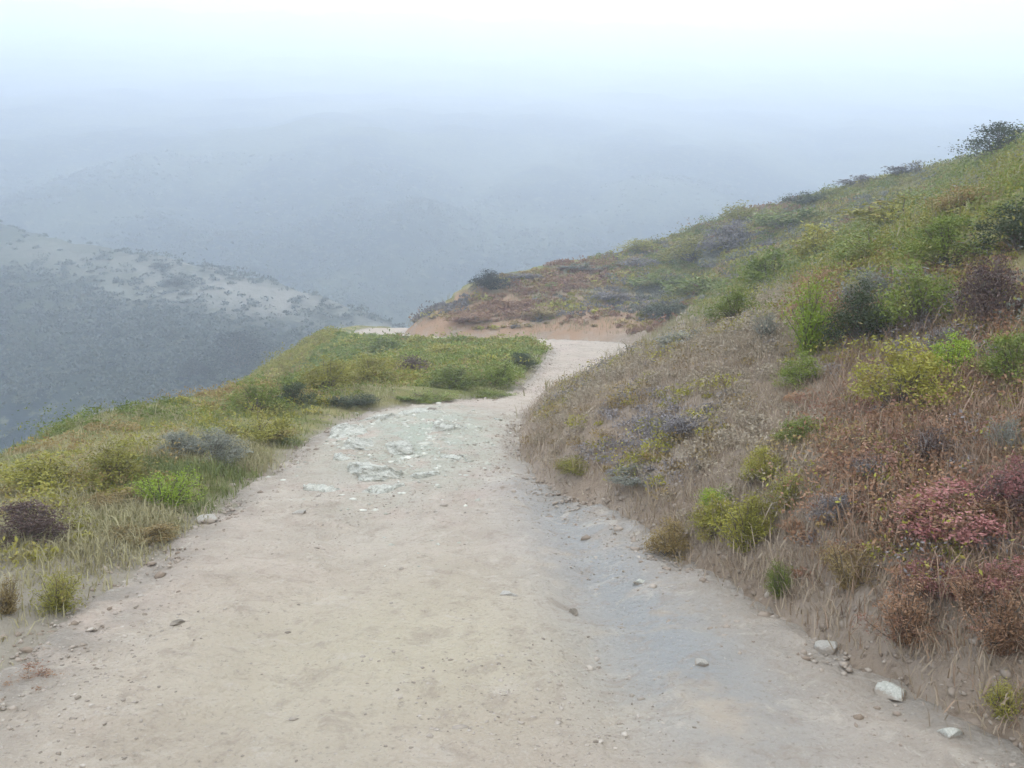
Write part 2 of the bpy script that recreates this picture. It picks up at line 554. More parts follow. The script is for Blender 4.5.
def rock_mat(name, a, b, dark, dirt=True):
    M = Mat(name, 0.85, 0.25)
    c = M.mix(M.ramp(M.noise(5, 6, 0.65), 0.35, 0.65), a, b)
    c = M.mix(M.ramp(M.noise(16, 6, 0.7), 0.55, 0.7), c, dark)
    sp = M.n.new("ShaderNodeSeparateXYZ")                  # soil caught on the lower flanks and in the hollows
    M.l.new(M.tc.outputs["Object"], sp.inputs[0])
    low = M.math("ADD", sp.outputs["Z"], M.math("MULTIPLY", M.noise(4, 6, 0.7), -0.5))
    if dirt:
        c = M.mix(M.ramp(low, 0.0, -0.2), c, (0.33, 0.28, 0.22))
    else:
        c = M.mix(M.ramp(M.noise(2.6, 8, 0.75, 0.8), 0.5, 0.62), c, (0.31, 0.30, 0.24))
        c = M.mix(M.ramp(M.noise(7, 8, 0.75, 1.5), 0.56, 0.62), c, (0.20, 0.185, 0.145))
    M.color(c).bump(M.noise(14, 8, 0.7), 0.6, 0.05)
    return M.m

pale_rock = rock_mat("pale_stone", (0.44, 0.43, 0.36), (0.60, 0.58, 0.50), (0.30, 0.30, 0.23))
slab_rock = rock_mat("pale_bedrock", (0.44, 0.43, 0.36), (0.60, 0.58, 0.50), (0.30, 0.30, 0.23), False)
grey_rock = rock_mat("grey_stone", (0.40, 0.37, 0.31), (0.50, 0.46, 0.40), (0.24, 0.21, 0.17))
dark_rock = rock_mat("dark_stone", (0.19, 0.16, 0.12), (0.26, 0.22, 0.17), (0.11, 0.09, 0.07))
rocks = [rock_mesh("rock", 100 + k, 4) for k in range(5)]
slabs = [slab_mesh("bedrock_slab", 300 + k) for k in range(6)]
for me in rocks + slabs:
    me.materials.append(grey_rock)

def place_rock(u, v, w, h, d, mat, k, label, name="rock", group=None, rot=0.0):
    x, y, z = spot(u, v)
    z = on_trail_z(x, y) if bool(inside(np.array([x]), np.array([y]), TRAIL_POLY)[0]) else float(land(np.array([x]), np.array([y]))[0])
    o = link(name, slabs[k % 6] if name == "bedrock_slab" else rocks[k % 5], mat, None, label=label, category="rock")
    o.location = (x, y, z - h * (0.07 if name == "bedrock_slab" else 0.0))
    o.scale = (w / 2, d / 2, h)
    o.rotation_euler = (0.12 * math.sin(3 * rot), 0.12 * math.cos(5 * rot), rot)
    if group:
        o["group"] = group
    return o

SL = "pale bedrock slabs breaking the trail surface"
for a in [
    (350, 452, .42, .11, .50, "broad pale bedrock slab at the left rim of the rocky trail patch, farthest left of the slabs"),
    (372, 492, .52, .12, .42, "largest near pale bedrock slab at the front of the rocky trail patch"),
    (447, 452, .30, .10, .40, "whitest pale bedrock slab on the right side of the rocky trail patch"),
    (420, 430, .46, .10, .62, "flat pale slab at the far back of the rocky trail patch before the bend"),
    (402, 470, .34, .08, .36, "small pale slab in the middle of the rocky trail patch"),
    (325, 508, .34, .08, .30, "low pale slab at the front left corner of the rocky trail patch"),
    (385, 508, .36, .07, .28, "thin pale slab just below the largest near slab on the trail"),
    (378, 436, .34, .09, .48, "greyish pale slab behind the leftmost slab of the rocky patch"),
    (365, 470, .40, .08, .30, "grey-white slab between the leftmost slab and the largest near slab"),
    (425, 492, .26, .06, .24, "small broken slab to the right of the largest near slab"),
    (345, 478, .30, .07, .26, "knobbly slab on the left trail rim below the leftmost slab"),
    (455, 476, .30, .07, .30, "small rounded slab nearest the right bank in the rocky patch")]:
    place_rock(*a[:5], slab_rock, a[0] % 6, a[5], "bedrock_slab", SL, a[0] * 0.37)
for a in [
    (948, 752, .10, .07, .08, pale_rock, "small white stone on the trail edge at the bottom right corner"),
    (893, 703, .15, .08, .11, pale_rock, "pale flat stone at the foot of the brown grass bank"),
    (829, 655, .13, .11, .10, grey_rock, "tan rounded stone tucked under the rusty dry grass"),
    (508, 624, .12, .05, .09, grey_rock, "brownish stone set in the middle of the trail"),
    (572, 628, .08, .04, .06, dark_rock, "little dark stone in the grey damp strip of the trail"),
    (700, 690, .09, .05, .07, grey_rock, "grey pebble sized stone alone on the bare dirt at right"),
    (208, 522, .16, .07, .14, grey_rock, "grey stone on the left trail edge below the lime shrub"),
    (300, 536, .10, .05, .10, grey_rock, "grey stone in front of the pale bedrock slabs"),
    (180, 655, .09, .04, .07, dark_rock, "dark chip of stone on the near left dirt"),
    (433, 425, .15, .07, .2, dark_rock, "dark stone lying among the pale slabs near the bend"),
    (640, 600, .10, .05, .09, pale_rock, "pale stone at the toe of the ochre bush bank")]:
    place_rock(*a[:5], a[5], a[0] % 5, a[6], "rock", "loose stones along the trail", a[0] * 0.53)

# gravel: thousands of chips, one stuff mesh
def scatter_chips(name, n, ok, size, mat, seed, ybias):
    g = np.random.default_rng(seed)
    V0, F0 = ico(1)
    y = 1.8 + (32 - 1.8) * g.random(n) ** ybias
    s = g.random(n)
    x = np.empty(n)
    Li = np.interp(y, LEFT[:, 1][LEFT[:, 1].argsort()], LEFT[:, 0][LEFT[:, 1].argsort()])
    Ri = np.interp(y, RIGHT[:, 1][RIGHT[:, 1].argsort()], RIGHT[:, 0][RIGHT[:, 1].argsort()])
    x = Li - 0.15 + (Ri - Li + 0.3) * s
    keep = ok(x, y, g)
    x, y = x[keep], y[keep]
    n = len(x)
    dL, zL = dist_line(x, y, LEFT)
    dR, zR = dist_line(x, y, RIGHT)
    z = (zL * dR + zR * dL) / (dL + dR) + trail_height(x, y, np.minimum(dL, dR) / (dL + dR)) + 0.012
    r = size * g.lognormal(0, 0.45, n)
    jit = 1 + 0.3 * g.normal(size=(n, len(V0), 1))
    ax = g.uniform(0.6, 1.3, (n, 1, 3)) * np.array([1, 1, 0.6])
    W = V0[None] * jit * ax * r[:, None, None]
    W += np.stack([x, y, z - 0.12 * r], 1)[:, None]
    Fc = (F0[None] + (np.arange(n) * len(V0))[:, None, None]).reshape(-1, 3)
    tint = np.repeat(g.random(n), len(V0))
    return link(name, mesh_from(name, W.reshape(-1, 3), Fc, dict(tint=tint)), mat, kind="stuff")

M = Mat("gravel", 0.9, 0.2)
c = M.mix(M.attr("tint"), (0.20, 0.165, 0.125), (0.43, 0.375, 0.31))
M.color(c)
gravel_ok = lambda x, y, g: g.random(len(x)) < np.clip(0.22 + 1.9 * fbm(x, y, 0.8, 4, off=14.0) + 0.45 * np.exp(-((x - 0.35) / 0.3) ** 2), 0.02, 1)
gravel = scatter_chips("gravel", 42000, gravel_ok, 0.0055, M.m, 3, 1.6)

def clods(name, line, n, inner, outer, size, mat, seed):
    g = np.random.default_rng(seed)
    V0, F0 = ico(1)
    L = np.array([p for p in line if 1.5 < p[1] < 30])
    seg = np.r_[0, np.cumsum(np.hypot(*np.diff(L[:, :2], axis=0).T))]
    t = seg[-1] * g.random(n) ** 1.5
    x = np.interp(t, seg, L[:, 0]) + g.normal(size=n) * 0.5 * (inner + outer)
    y = np.interp(t, seg, L[:, 1]) + g.normal(size=n) * 0.3 * (inner + outer)
    dL, zL = dist_line(x, y, LEFT)
    dR, zR = dist_line(x, y, RIGHT)
    zt = (zL * dR + zR * dL) / (dL + dR) + trail_height(x, y, np.minimum(dL, dR) / (dL + dR)) + 0.012
    z = np.where(inside(x, y, TRAIL_POLY), zt, land(x, y))
    r = size * g.lognormal(0, 0.55, n)
    W = V0[None] * (1 + 0.3 * g.normal(size=(n, len(V0), 1))) * (g.uniform(0.6, 1.3, (n, 1, 3)) * np.array([1, 1, 0.7])) * r[:, None, None]
    W += np.stack([x, y, z - 0.1 * r], 1)[:, None]
    Fc = (F0[None] + (np.arange(n) * len(V0))[:, None, None]).reshape(-1, 3)
    return link(name, mesh_from(name, W.reshape(-1, 3), Fc, dict(tint=np.repeat(g.random(n), len(V0)))), mat, kind="stuff")

M = Mat("crumbled_soil", 0.95, 0.1)
M.color(M.mix(M.attr("tint"), (0.22, 0.17, 0.125), (0.37, 0.315, 0.255)))
clods("crumbled_earth", RIGHT, 6000, 0.12, 0.24, 0.0075, M.m, 61)
clods("crumbled_earth", LEFT, 3500, 0.10, 0.18, 0.008, M.m, 62)

M = Mat("pale_chips", 0.9, 0.2)
M.color(M.mix(M.attr("tint"), (0.30, 0.29, 0.23), (0.58, 0.56, 0.48)))
scatter_chips("rock_chips", 60000, lambda x, y, g: g.random(len(x)) < 0.5 * np.exp(-(((x + 0.95) / 0.6) ** 2 + ((y - 9.0) / 1.9) ** 2)) * np.clip(0.3 + 1.6 * fbm(x, y, 0.35, 3, off=71.0), 0, 1), 0.016, M.m, 77, 1.0)

# ------------------------------------------------------------------ plant prototypes (unit size: 1 wide, 1 tall)
def shrub_proto(kind, seed, n, leaf):
    """returns (leaf mesh, branch mesh) of a shrub"""
    g = np.random.default_rng(seed)
    if kind == "dome":
        nt = 38
        a, b = g.uniform(0, 2 * math.pi, nt), g.random(nt) ** 0.55
        tips = np.stack([0.42 * b * np.cos(a), 0.42 * b * np.sin(a), 0.10 + 0.76 * np.sqrt(np.maximum(1 - b ** 2, 0)) * g.uniform(0.45, 1.12, nt)], 1)
        spread, up = 0.105, 0.6
    elif kind == "spiky":
        nt = 30
        a, b = g.uniform(0, 2 * math.pi, nt), g.random(nt) ** 0.7
        tips = np.stack([0.40 * b * np.cos(a), 0.40 * b * np.sin(a), (0.55 + 0.45 * g.random(nt)) * (1 - 0.45 * b)], 1)
        spread, up = 0.055, 0.3
    else:                                                   # mat: low and spreading
        nt = 40
        a, b = g.uniform(0, 2 * math.pi, nt), g.random(nt) ** 0.5
        tips = np.stack([0.48 * b * np.cos(a), 0.48 * b * np.sin(a), 0.12 + 0.70 * g.random(nt) * (1 - 0.6 * b)], 1)
        spread, up = 0.085, 1.0
    w = g.uniform(0.4, 1.6, nt)
    idx = g.choice(nt, n, p=w / w.sum())
    T = tips[idx]
    if kind == "spiky":
        s = g.uniform(0.08, 1.08, n)[:, None]
        C = T * np.concatenate([s ** 1.3, s ** 1.3, s], 1) + g.normal(size=(n, 3)) * spread
    else:
        C = T + g.normal(size=(n, 3)) * spread * np.array([1, 1, 0.85]) * g.uniform(0.5, 1.2, nt)[idx][:, None]
        inner = g.random(n) < 0.25
        C[inner] *= g.uniform(0.55, 0.95, inner.sum())[:, None]
    C[:, 2] = np.maximum(C[:, 2], 0.02 + 0.08 * g.random(n))
    U, V = leaf_frame(n, up, g)
    L = leaf * g.uniform(0.6, 1.35, n)[:, None]
    P, Fc = quads(C, U * L, V * L * (0.32 if kind == "spiky" else 0.5))
    # each clump also has its own tint, so a plant shows light and dark sprays
    tint = np.clip(0.6 * g.random(nt)[idx] + 0.4 * g.random(n), 0, 1)
    lm = mesh_from("foliage", P, Fc, dict(tint=np.repeat(tint, 4)))
    paths, rad = [], []
    for t in tips:
        m = t * np.array([0.45, 0.45, 0.55]) + g.normal(size=3) * 0.03
        paths.append([np.array([0, 0, -0.06]) + g.normal(size=3) * 0.012, t * 0.18 + g.normal(size=3) * 0.015, m, t])
        rad.append(0.012)
    bv, bf = tubes(paths, rad, 4)
    return lm, mesh_from("branches", bv, bf)

PROTO = {}
for kind in ("dome", "spiky", "mat"):
    for lod, (n, leaf) in dict(near=(5200, 0.020), far=(2300, 0.032)).items():
        PROTO[kind, lod] = [shrub_proto(kind, 40 + 7 * k + len(kind), n, leaf) for k in range(3)]

BARK = Mat("bark", 0.9, 0.1).color((0.13, 0.105, 0.08)).m
TWIG = Mat("dry_twig", 0.9, 0.1).color((0.30, 0.27, 0.24)).m
LEAF = dict(
    green=leaf_mat("green_leaf", (0.095, 0.135, 0.020), (0.23, 0.265, 0.05), (0.26, 0.235, 0.08)),
    dark=leaf_mat("dark_green_leaf", (0.035, 0.050, 0.020), (0.09, 0.105, 0.045)),
    lime=leaf_mat("lime_leaf", (0.16, 0.23, 0.012), (0.31, 0.40, 0.045)),
    olive=leaf_mat("olive_leaf", (0.19, 0.18, 0.024), (0.37, 0.34, 0.065), (0.27, 0.20, 0.065)),
    ochre=leaf_mat("ochre_leaf", (0.19, 0.125, 0.045), (0.33, 0.25, 0.10)),
    grey=leaf_mat("grey_sage_leaf", (0.14, 0.145, 0.11), (0.27, 0.27, 0.215)),
    mauve=leaf_mat("mauve_grey_leaf", (0.13, 0.115, 0.11), (0.25, 0.225, 0.215)),
    maroon=leaf_mat("maroon_leaf", (0.075, 0.045, 0.038), (0.16, 0.105, 0.085)),
    rust=leaf_mat("rusty_leaf", (0.18, 0.09, 0.048), (0.34, 0.21, 0.12), (0.22, 0.11, 0.08)),
    deep=leaf_mat("blackish_leaf", (0.012, 0.017, 0.010), (0.035, 0.042, 0.024)),
    chaparral=leaf_mat("chaparral_leaf", (0.055, 0.070, 0.055), (0.115, 0.125, 0.095)),
    tan=leaf_mat("tan_leaf", (0.22, 0.175, 0.115), (0.36, 0.305, 0.22)),
    pink=leaf_mat("pink_flower", (0.26, 0.10, 0.09), (0.40, 0.20, 0.17)),
)
for k, v in PROTO.items():
    for lm, bm_ in v:
        lm.materials.append(LEAF["green"])
        bm_.materials.append(BARK)

_cnt = [0]
def plant(u, v, wpx, hpx, kind, colour, label, group, name="shrub", flowers=None, twig=None, dmax=60):
    """a shrub whose foot stands on the ground seen at (u, v); wpx/hpx its size as seen, turned into metres at its distance"""
    x, y, _ = spot(u, v, dmax)
    z = float(land(np.array([x]), np.array([y]))[0])
    k = y / F_PX
    w, h = wpx * k, hpx * k
    i = _cnt[0]
    _cnt[0] += 1
    lm, bm_ = PROTO[kind, "near" if y < 15 or colour in ("deep", "dark") else "far"][i % 3]
    r = bpy.data.objects.new(name, None)
    COL.objects.link(r)
    r.empty_display_size = 0.2
    r.location = (x, y, z - 0.03)
    r.scale = (w, 0.85 * w, h)
    r.rotation_euler = (0, 0, i * 2.399)
    r["label"], r["category"], r["group"] = label, "shrub", group
    link("foliage", lm, LEAF[colour], r)
    link("branches", bm_, twig or BARK, r)
    if flowers:
        link("flowers", PROTO["mat", "near"][(i + 1) % 3][0], LEAF[flowers], r).scale = (1.03, 1.03, 1.06)
    return r

GR = "shrubs on the right hillside"
GB = "dry shrubs on the right bank"
GV_ = "shrubs along the left verge"
GS = "shrubs on the far spur"
RIGHT_PLANTS = [
    (1000, 160, 80, 40, "dome", "dark", "dark green bush topping the hill crest in the top right corner", GR),
    (1018, 250, 95, 55, "dome", "dark", "dark grey-green bush at the right edge below the crest bush", GR),
    (985, 322, 85, 75, "dome", "maroon", "dark maroon bush on the right slope near the right edge", GR),
    (808, 356, 92, 96, "spiky", "lime", "bright lime green upright shrub, brightest plant on the hillside", GR),
    (858, 345, 78, 70, "dome", "dark", "dark bush directly right of the bright lime shrub", GR),
    (905, 412, 110, 85, "dome", "olive", "wide yellow-olive bush below the maroon bush", GR),
    (1012, 385, 80, 62, "dome", "green", "deep green bush under the maroon bush at the right edge", GR),
    (800, 385, 60, 40, "dome", "green", "low green bush at the foot of the lime shrub", GR),
    (920, 330, 90, 75, "dome", "green", "rounded green bush left of the maroon bush", GR),
    (945, 268, 90, 60, "dome", "green", "large green bush upslope of the maroon bush", GR),
    (872, 262, 85, 48, "mat", "green", "spreading green bush halfway up the slope above the dark bush", GR),
    (820, 262, 70, 42, "dome", "olive", "olive bush above the bright lime shrub", GR),
    (770, 290, 70, 45, "dome", "green", "green bush left of and above the lime shrub", GR),
    (905, 222, 110, 34, "mat", "olive", "long yellowish mat shrub under the crest line at right", GR),
    (965, 210, 80, 38, "mat", "ochre", "yellow-ochre shrub patch below the dark crest bush", GR),
    (862, 186, 60, 15, "mat", "mauve", "mauve-grey low mat on the crest, farther from the dark corner bush", GR),
    (915, 174, 60, 16, "mat", "mauve", "grey-mauve low mat on the crest, next to the dark corner bush", GR),
    (815, 204, 70, 17, "mat", "dark", "low dark bush along the middle of the crest", GR),
    (790, 230, 80, 32, "mat", "green", "low green mat just below the middle of the crest", GR),
    (742, 226, 52, 24, "dome", "olive", "straw coloured bush where the crest dips in the middle", GR),
    (728, 252, 62, 34, "dome", "mauve", "purple-grey bush below the straw coloured crest bush", GR),
    (690, 265, 62, 28, "dome", "olive", "olive bush on the slope above the trail bend", GR),
    (660, 288, 70, 26, "mat", "green", "flat green bush highest above the far trail bend", GR),
    (700, 296, 80, 30, "mat", "green", "wide dark-green patch of brush above the trail bend", GR),
    (672, 318, 72, 24, "mat", "dark", "dark low brush on the slope just above the trail bend", GR),
    (735, 322, 66, 40, "dome", "green", "small green bush midway between trail bend and lime shrub", GR),
    (870, 305, 60, 40, "dome", "grey", "sage grey bush above and right of the dark bush", GR),
    (765, 340, 44, 36, "spiky", "grey", "grey spiky bush left of the lime shrub", GR),
    (950, 375, 70, 50, "dome", "lime", "light green bush right of the wide yellow-olive bush", GR),
    (690, 345, 70, 26, "mat", "grey", "pale sage mat on the bare slope right of the trail bend", GB),
    (745, 550, 95, 72, "spiky", "olive", "yellow-green bush on the low bank beside the damp trail", GB),
    (715, 535, 60, 50, "dome", "olive", "rounded yellow bush between the ochre bush and the yellow-green bush", GB),
    (760, 535, 60, 50, "dome", "olive", "yellow bush tucked behind the yellow-green bush on the low bank", GB),
    (720, 505, 50, 34, "mat", "lime", "flat bright yellow-green mat uphill of the ochre bush", GB),
    (672, 556, 62, 46, "dome", "ochre", "ochre brown bush nearest the trail on the low bank", GB),
    (790, 505, 70, 44, "spiky", "olive", "yellowish tuft shrub uphill of the yellow-green low bank bush", GB),
    (780, 595, 50, 50, "spiky", "green", "small green bush between yellow-green bush and rusty grass", GB),
    (765, 478, 60, 40, "dome", "olive", "small olive bush in the middle of the bare brown bank", GB),
    (800, 440, 52, 32, "dome", "green", "little green bush on the brown bank below the lime shrub", GB),
    (965, 535, 130, 80, "mat", "rust", "pink flowering heath bush on the right bank", GB, "shrub", "pink"),
    (1020, 510, 90, 80, "mat", "maroon", "reddish flowering bush cut by the right edge", GB, "shrub", "pink"),
    (905, 640, 120, 85, "spiky", "rust", "large rusty brown dry bush above the pale flat stone", GB),
    (1000, 650, 120, 90, "spiky", "rust", "rusty dry bush at the right edge near the bottom", GB),
    (850, 585, 90, 66, "spiky", "ochre", "tan dry bush left of the large rusty bush", GB),
    (945, 590, 80, 52, "mat", "rust", "low reddish flowering mat at the foot of the pink heath", GB, "shrub", "pink"),
    (1010, 590, 80, 52, "mat", "rust", "reddish flowering mat at the right edge below the cut-off flowering bush", GB, "shrub", "pink"),
    (975, 610, 95, 60, "spiky", "rust", "faded brown bush right below the pink heath", GB),
    (930, 462, 90, 46, "spiky", "maroon", "dark twiggy bare bush under the yellow-olive bush", GB, "shrub", None, TWIG),
    (1005, 455, 60, 56, "spiky", "grey", "pale grey dead twig bush at the right edge above the pink heath", GB, "shrub", None, TWIG),
    (870, 480, 70, 40, "spiky", "mauve", "greyish brown twiggy bush left of the pink heath", GB, "shrub", None, TWIG),
    (1005, 715, 90, 46, "spiky", "olive", "olive green tuft at the bottom right beside the white stone", GB),
    (840, 520, 60, 36, "dome", "mauve", "dusty mauve bush between yellowish tuft and tan dry bush", GB),
    (640, 480, 70, 26, "mat", "grey", "thin sage mat on the low brown bank beside the rocky patch", GB),
    (575, 470, 50, 24, "mat", "olive", "low straw mat at the bank toe beside the rocky patch", GB),
    (690, 430, 70, 30, "mat", "mauve", "faded mauve mat in the middle of the bare slope", GB),
]
LEFT_PLANTS = [
    (25, 545, 95, 48, "dome", "maroon", "dark brown bush at the left edge of the verge", GV_),
    (45, 490, 105, 40, "dome", "olive", "yellow-olive bush topping the verge at the left edge", GV_),
    (112, 482, 90, 44, "dome", "olive", "olive bush second from the left edge on the verge skyline", GV_),
    (118, 505, 66, 28, "mat", "ochre", "ochre brown low bush in front of the olive verge bushes", GV_),
    (165, 508, 92, 48, "spiky", "lime", "bright green tuft on the verge left of the grey trail stone", GV_),
    (215, 458, 70, 32, "dome", "grey", "grey sage bush on the verge skyline", GV_),
    (180, 456, 56, 28, "dome", "grey", "smaller grey bush next to the grey sage verge bush", GV_),
    (262, 440, 80, 42, "mat", "olive", "flat straw-olive bush in front of the verge skyline", GV_),
    (258, 415, 66, 38, "dome", "green", "green bush on the verge skyline right of the sage bush", GV_),
    (295, 405, 50, 34, "dome", "dark", "darkest small bush on the verge skyline", GV_),
    (328, 392, 76, 50, "dome", "olive", "tallest olive bush on the verge before the trail bend", GV_),
    (372, 386, 66, 46, "dome", "olive", "olive-green bush right of the tallest verge bush", GV_),
    (352, 404, 60, 22, "mat", "dark", "dark low mat behind the rocky trail patch", GV_),
    (412, 374, 46, 26, "dome", "maroon", "brownish bush inside the trail bend", GV_),
    (455, 388, 66, 34, "dome", "green", "fresh green bush inside the trail bend", GV_),
    (498, 386, 56, 36, "dome", "green", "green bush at the tip of the verge beside the trail bend", GV_),
    (425, 400, 66, 20, "mat", "green", "low green mat along the trail edge before the bend", GV_),
    (490, 398, 50, 18, "mat", "green", "small green mat on the trail edge at the bend", GV_),
    (520, 368, 40, 22, "dome", "dark", "small dark bush left of the far trail section", GV_),
    (60, 608, 90, 52, "spiky", "olive", "olive grass-like tuft bush on the left trail edge", GV_),
    (8, 612, 60, 44, "spiky", "ochre", "ochre tuft bush cut by the left edge", GV_),
    (140, 540, 74, 28, "mat", "ochre", "dry brown mat at the trail edge below the bright green tuft", GV_),
    (25, 690, 80, 40, "mat", "rust", "rusty dry mat at the bottom left trail edge", GV_),
    (440, 358, 44, 20, "dome", "olive", "far olive bush below the pale far trail", GV_),
    (385, 352, 50, 22, "dome", "green", "far green bush at the lip of the drop", GV_),
]
SPUR_PLANTS = [
    (490, 290, 46, 21, "dome", "deep", "almost black lone bush on the nose of the spur skyline", GS),
    (470, 322, 50, 14, "mat", "rust", "reddish mat on the cut bank above the far trail", GS),
    (540, 318, 50, 16, "mat", "ochre", "ochre mat on the cut bank right of the reddish mat", GS),
    (585, 270, 60, 10, "mat", "grey", "grey low mat along the spur skyline", GS),
    (520, 278, 46, 8, "mat", "mauve", "faint mauve mat right of the lone dark spur bush", GS),
    (638, 252, 44, 14, "dome", "olive", "olive bush on the skyline between spur and crest", GS),
    (612, 300, 50, 14, "mat", "mauve", "mauve mat on the slope above the far trail", GS),
    (640, 268, 50, 16, "mat", "mauve", "grey-mauve mat under the skyline olive bush", GS),
]
for a in RIGHT_PLANTS + SPUR_PLANTS:
    plant(*a)
for a in LEFT_PLANTS:
    plant(*a[:3], a[3] * (1.12 if a[0] < 270 else 0.82), *a[4:])

# ------------------------------------------------------------------ grass and low scrub (uncountable: stuff)
def sample_ground(n, xlo, xhi, ylo, yhi, dens, seed, ypow=1.0):
    g = np.random.default_rng(seed)
    y = ylo + (yhi - ylo) * g.random(n) ** ypow
    x = xlo + (xhi - xlo) * g.random(n)
    vis = (np.abs(x) < 0.56 * y + 1.2)
    x, y = x[vis], y[vis]
    z, f = land(x, y, True)
    keep = g.random(len(x)) < dens(x, y, f)
    return x[keep], y[keep], z[keep], {k: v[keep] for k, v in f.items()}, g

def blades(name, pts, g, height, per, width, mat, lean=0.35, spread=0.06):
    x, y, z = pts
    n = len(x)
    b = np.repeat(np.arange(n), per)
    N = len(b)
    hh = height * np.repeat(g.lognormal(0, 0.3, n), per) * g.uniform(0.5, 1.15, N)
    hh = hh[:, None]
    base = np.stack([x[b], y[b], z[b] - 0.02], 1) + np.c_[g.normal(size=(N, 2)) * spread, np.zeros(N)]
    a = g.uniform(0, 2 * math.pi, N)
    dirv = np.stack([np.cos(a), np.sin(a), np.zeros(N)], 1)
    ln = (lean * g.uniform(0.2, 1.6, N))[:, None]
    side = np.stack([-np.sin(a + g.normal(size=N)), np.cos(a), np.zeros(N)], 1) * width * (0.6 + 0.8 * g.random(N))[:, None]
    up = np.array([0, 0, 1.0])
    m = base + up * hh * 0.6 + dirv * hh * ln * 0.35
    tip = base + up * hh * (1 - 0.3 * ln) + dirv * hh * ln
    P = np.stack([base - side, base + side, m + side * 0.7, tip, m - side * 0.7], 1).reshape(-1, 3)
    i = np.arange(N)[:, None] * 5
    T = np.concatenate([i + np.array([[0, 1, 2]]), i + np.array([[0, 2, 4]]), i + np.array([[4, 2, 3]])], 1).reshape(-1, 3)
    tuft = g.random(n)[b]
    tint = np.clip(0.55 * tuft + 0.45 * g.random(N), 0, 1)
    return link(name, mesh_from(name, P, T, dict(tint=np.repeat(tint, 5))), mat, kind="stuff")

DRY = leaf_mat("dry_grass_blade", (0.25, 0.175, 0.115), (0.42, 0.345, 0.24), None, 0.2)
STRAW = leaf_mat("straw_blade", (0.22, 0.19, 0.09), (0.38, 0.34, 0.19), None, 0.2)
GREENB = leaf_mat("green_blade", (0.10, 0.13, 0.03), (0.24, 0.26, 0.09), None, 0.25)

def d_bank(x, y, f):
    d = f["dR"]
    return np.where(f["bank"], (1 - sstep(1.6, 3.2, d)) * np.clip(0.6 + 0.9 * fbm(x, y, 1.1, 3, off=2.2), 0.03, 1), 0) * sstep(-0.08, 0.12, d) * np.where(x > 0.26 * y, 1.0, 0.8)
x, y, z, f, g = sample_ground(150000, -1, 9, 2.0, 16, d_bank, 21, 1.3)
blades("dry_grass", (x, y, z), g, 0.085, 6, 0.0024, DRY, lean=0.8)
RUST = leaf_mat("rusty_blade", (0.23, 0.145, 0.09), (0.40, 0.28, 0.185), None, 0.2)
def d_rust(x, y, f):
    return np.where(f["bank"], sstep(0.0, 0.3, f["dR"]) * (1 - sstep(2.2, 3.2, f["dR"])) * np.clip(0.6 + 0.9 * fbm(x, y, 0.8, 3, off=3.9), 0, 1), 0) * sstep(0.28, 0.36, x / y)
x, y, z, f, g = sample_ground(15000, 0.8, 5, 2.4, 8, d_rust, 24)
blades("rusty_grass", (x, y, z), g, 0.13, 8, 0.0022, RUST, lean=0.9)
def d_far(x, y, f):
    return np.where(f["bank"], np.clip(0.45 + 0.9 * fbm(x, y, 2.5, 3, off=7.7), 0.03, 1), 0) * sstep(0.1, 0.5, f["dR"])
x, y, z, f, g = sample_ground(60000, -4, 26, 9, 46, d_far, 22)
blades("straw_grass", (x, y, z), g, 0.16, 5, 0.006, STRAW, spread=0.12)
def d_left(x, y, f):
    return np.where(~f["on"] & ~f["bank"] & (f["dL"] < 6), np.clip(0.55 + 0.9 * fbm(x, y, 0.9, 3, off=5.2), 0.03, 1), 0) * sstep(-0.05, 0.25, f["dL"]) * (0.06 + 0.94 * sstep(4.5, 5.7, y + 0.5 * fbm(x, y, 0.7, 2)))
x, y, z, f, g = sample_ground(60000, -9, 2, 2.0, 30, d_left, 23, 1.3)
x2, y2, z2, f2, g = sample_ground(22000, -3.6, -1.7, 2.6, 9, d_left, 29)
x, y, z = np.r_[x, x2], np.r_[y, y2], np.r_[z, z2]
m = fbm(x, y, 1.3, 2, off=18.0) > 0.0
blades("verge_grass", (x[m], y[m], z[m]), g, 0.085, 6, 0.0030, STRAW, lean=0.7)
blades("green_grass", (x[~m], y[~m], z[~m]), g, 0.085, 6, 0.0030, GREENB, lean=0.7)

def scrub(name, pts, g, size, per, leaf, mats):
    """low ground-hugging scrub clumps merged into one cover"""
    x, y, z = pts
    n = len(x)
    b = np.repeat(np.arange(n), per)
    N = len(b)
    s = (size * g.lognormal(0, 0.5, n))[b][:, None]
    C = rand_dirs(N, 0, g) * g.random(N)[:, None] ** 0.4 * s * np.array([1, 1, 0.62])
    C[:, 2] = np.abs(C[:, 2])
    C += np.stack([x[b], y[b], z[b]], 1)
    U, V = leaf_frame(N, 0.8, g)
    L = (leaf * np.clip(y / 18, 0.55, 1.6)[b] if leaf < 0.1 else leaf) * g.uniform(0.6, 1.4, N)
    L = L[:, None]
    P, Fc = quads(C, U * L, V * L * 0.5)
    tint = np.clip(0.65 * g.random(n)[b] + 0.35 * g.random(N), 0, 1)
    return link(name, mesh_from(name, P, Fc, dict(tint=np.repeat(tint, 4))), mats, kind="stuff")

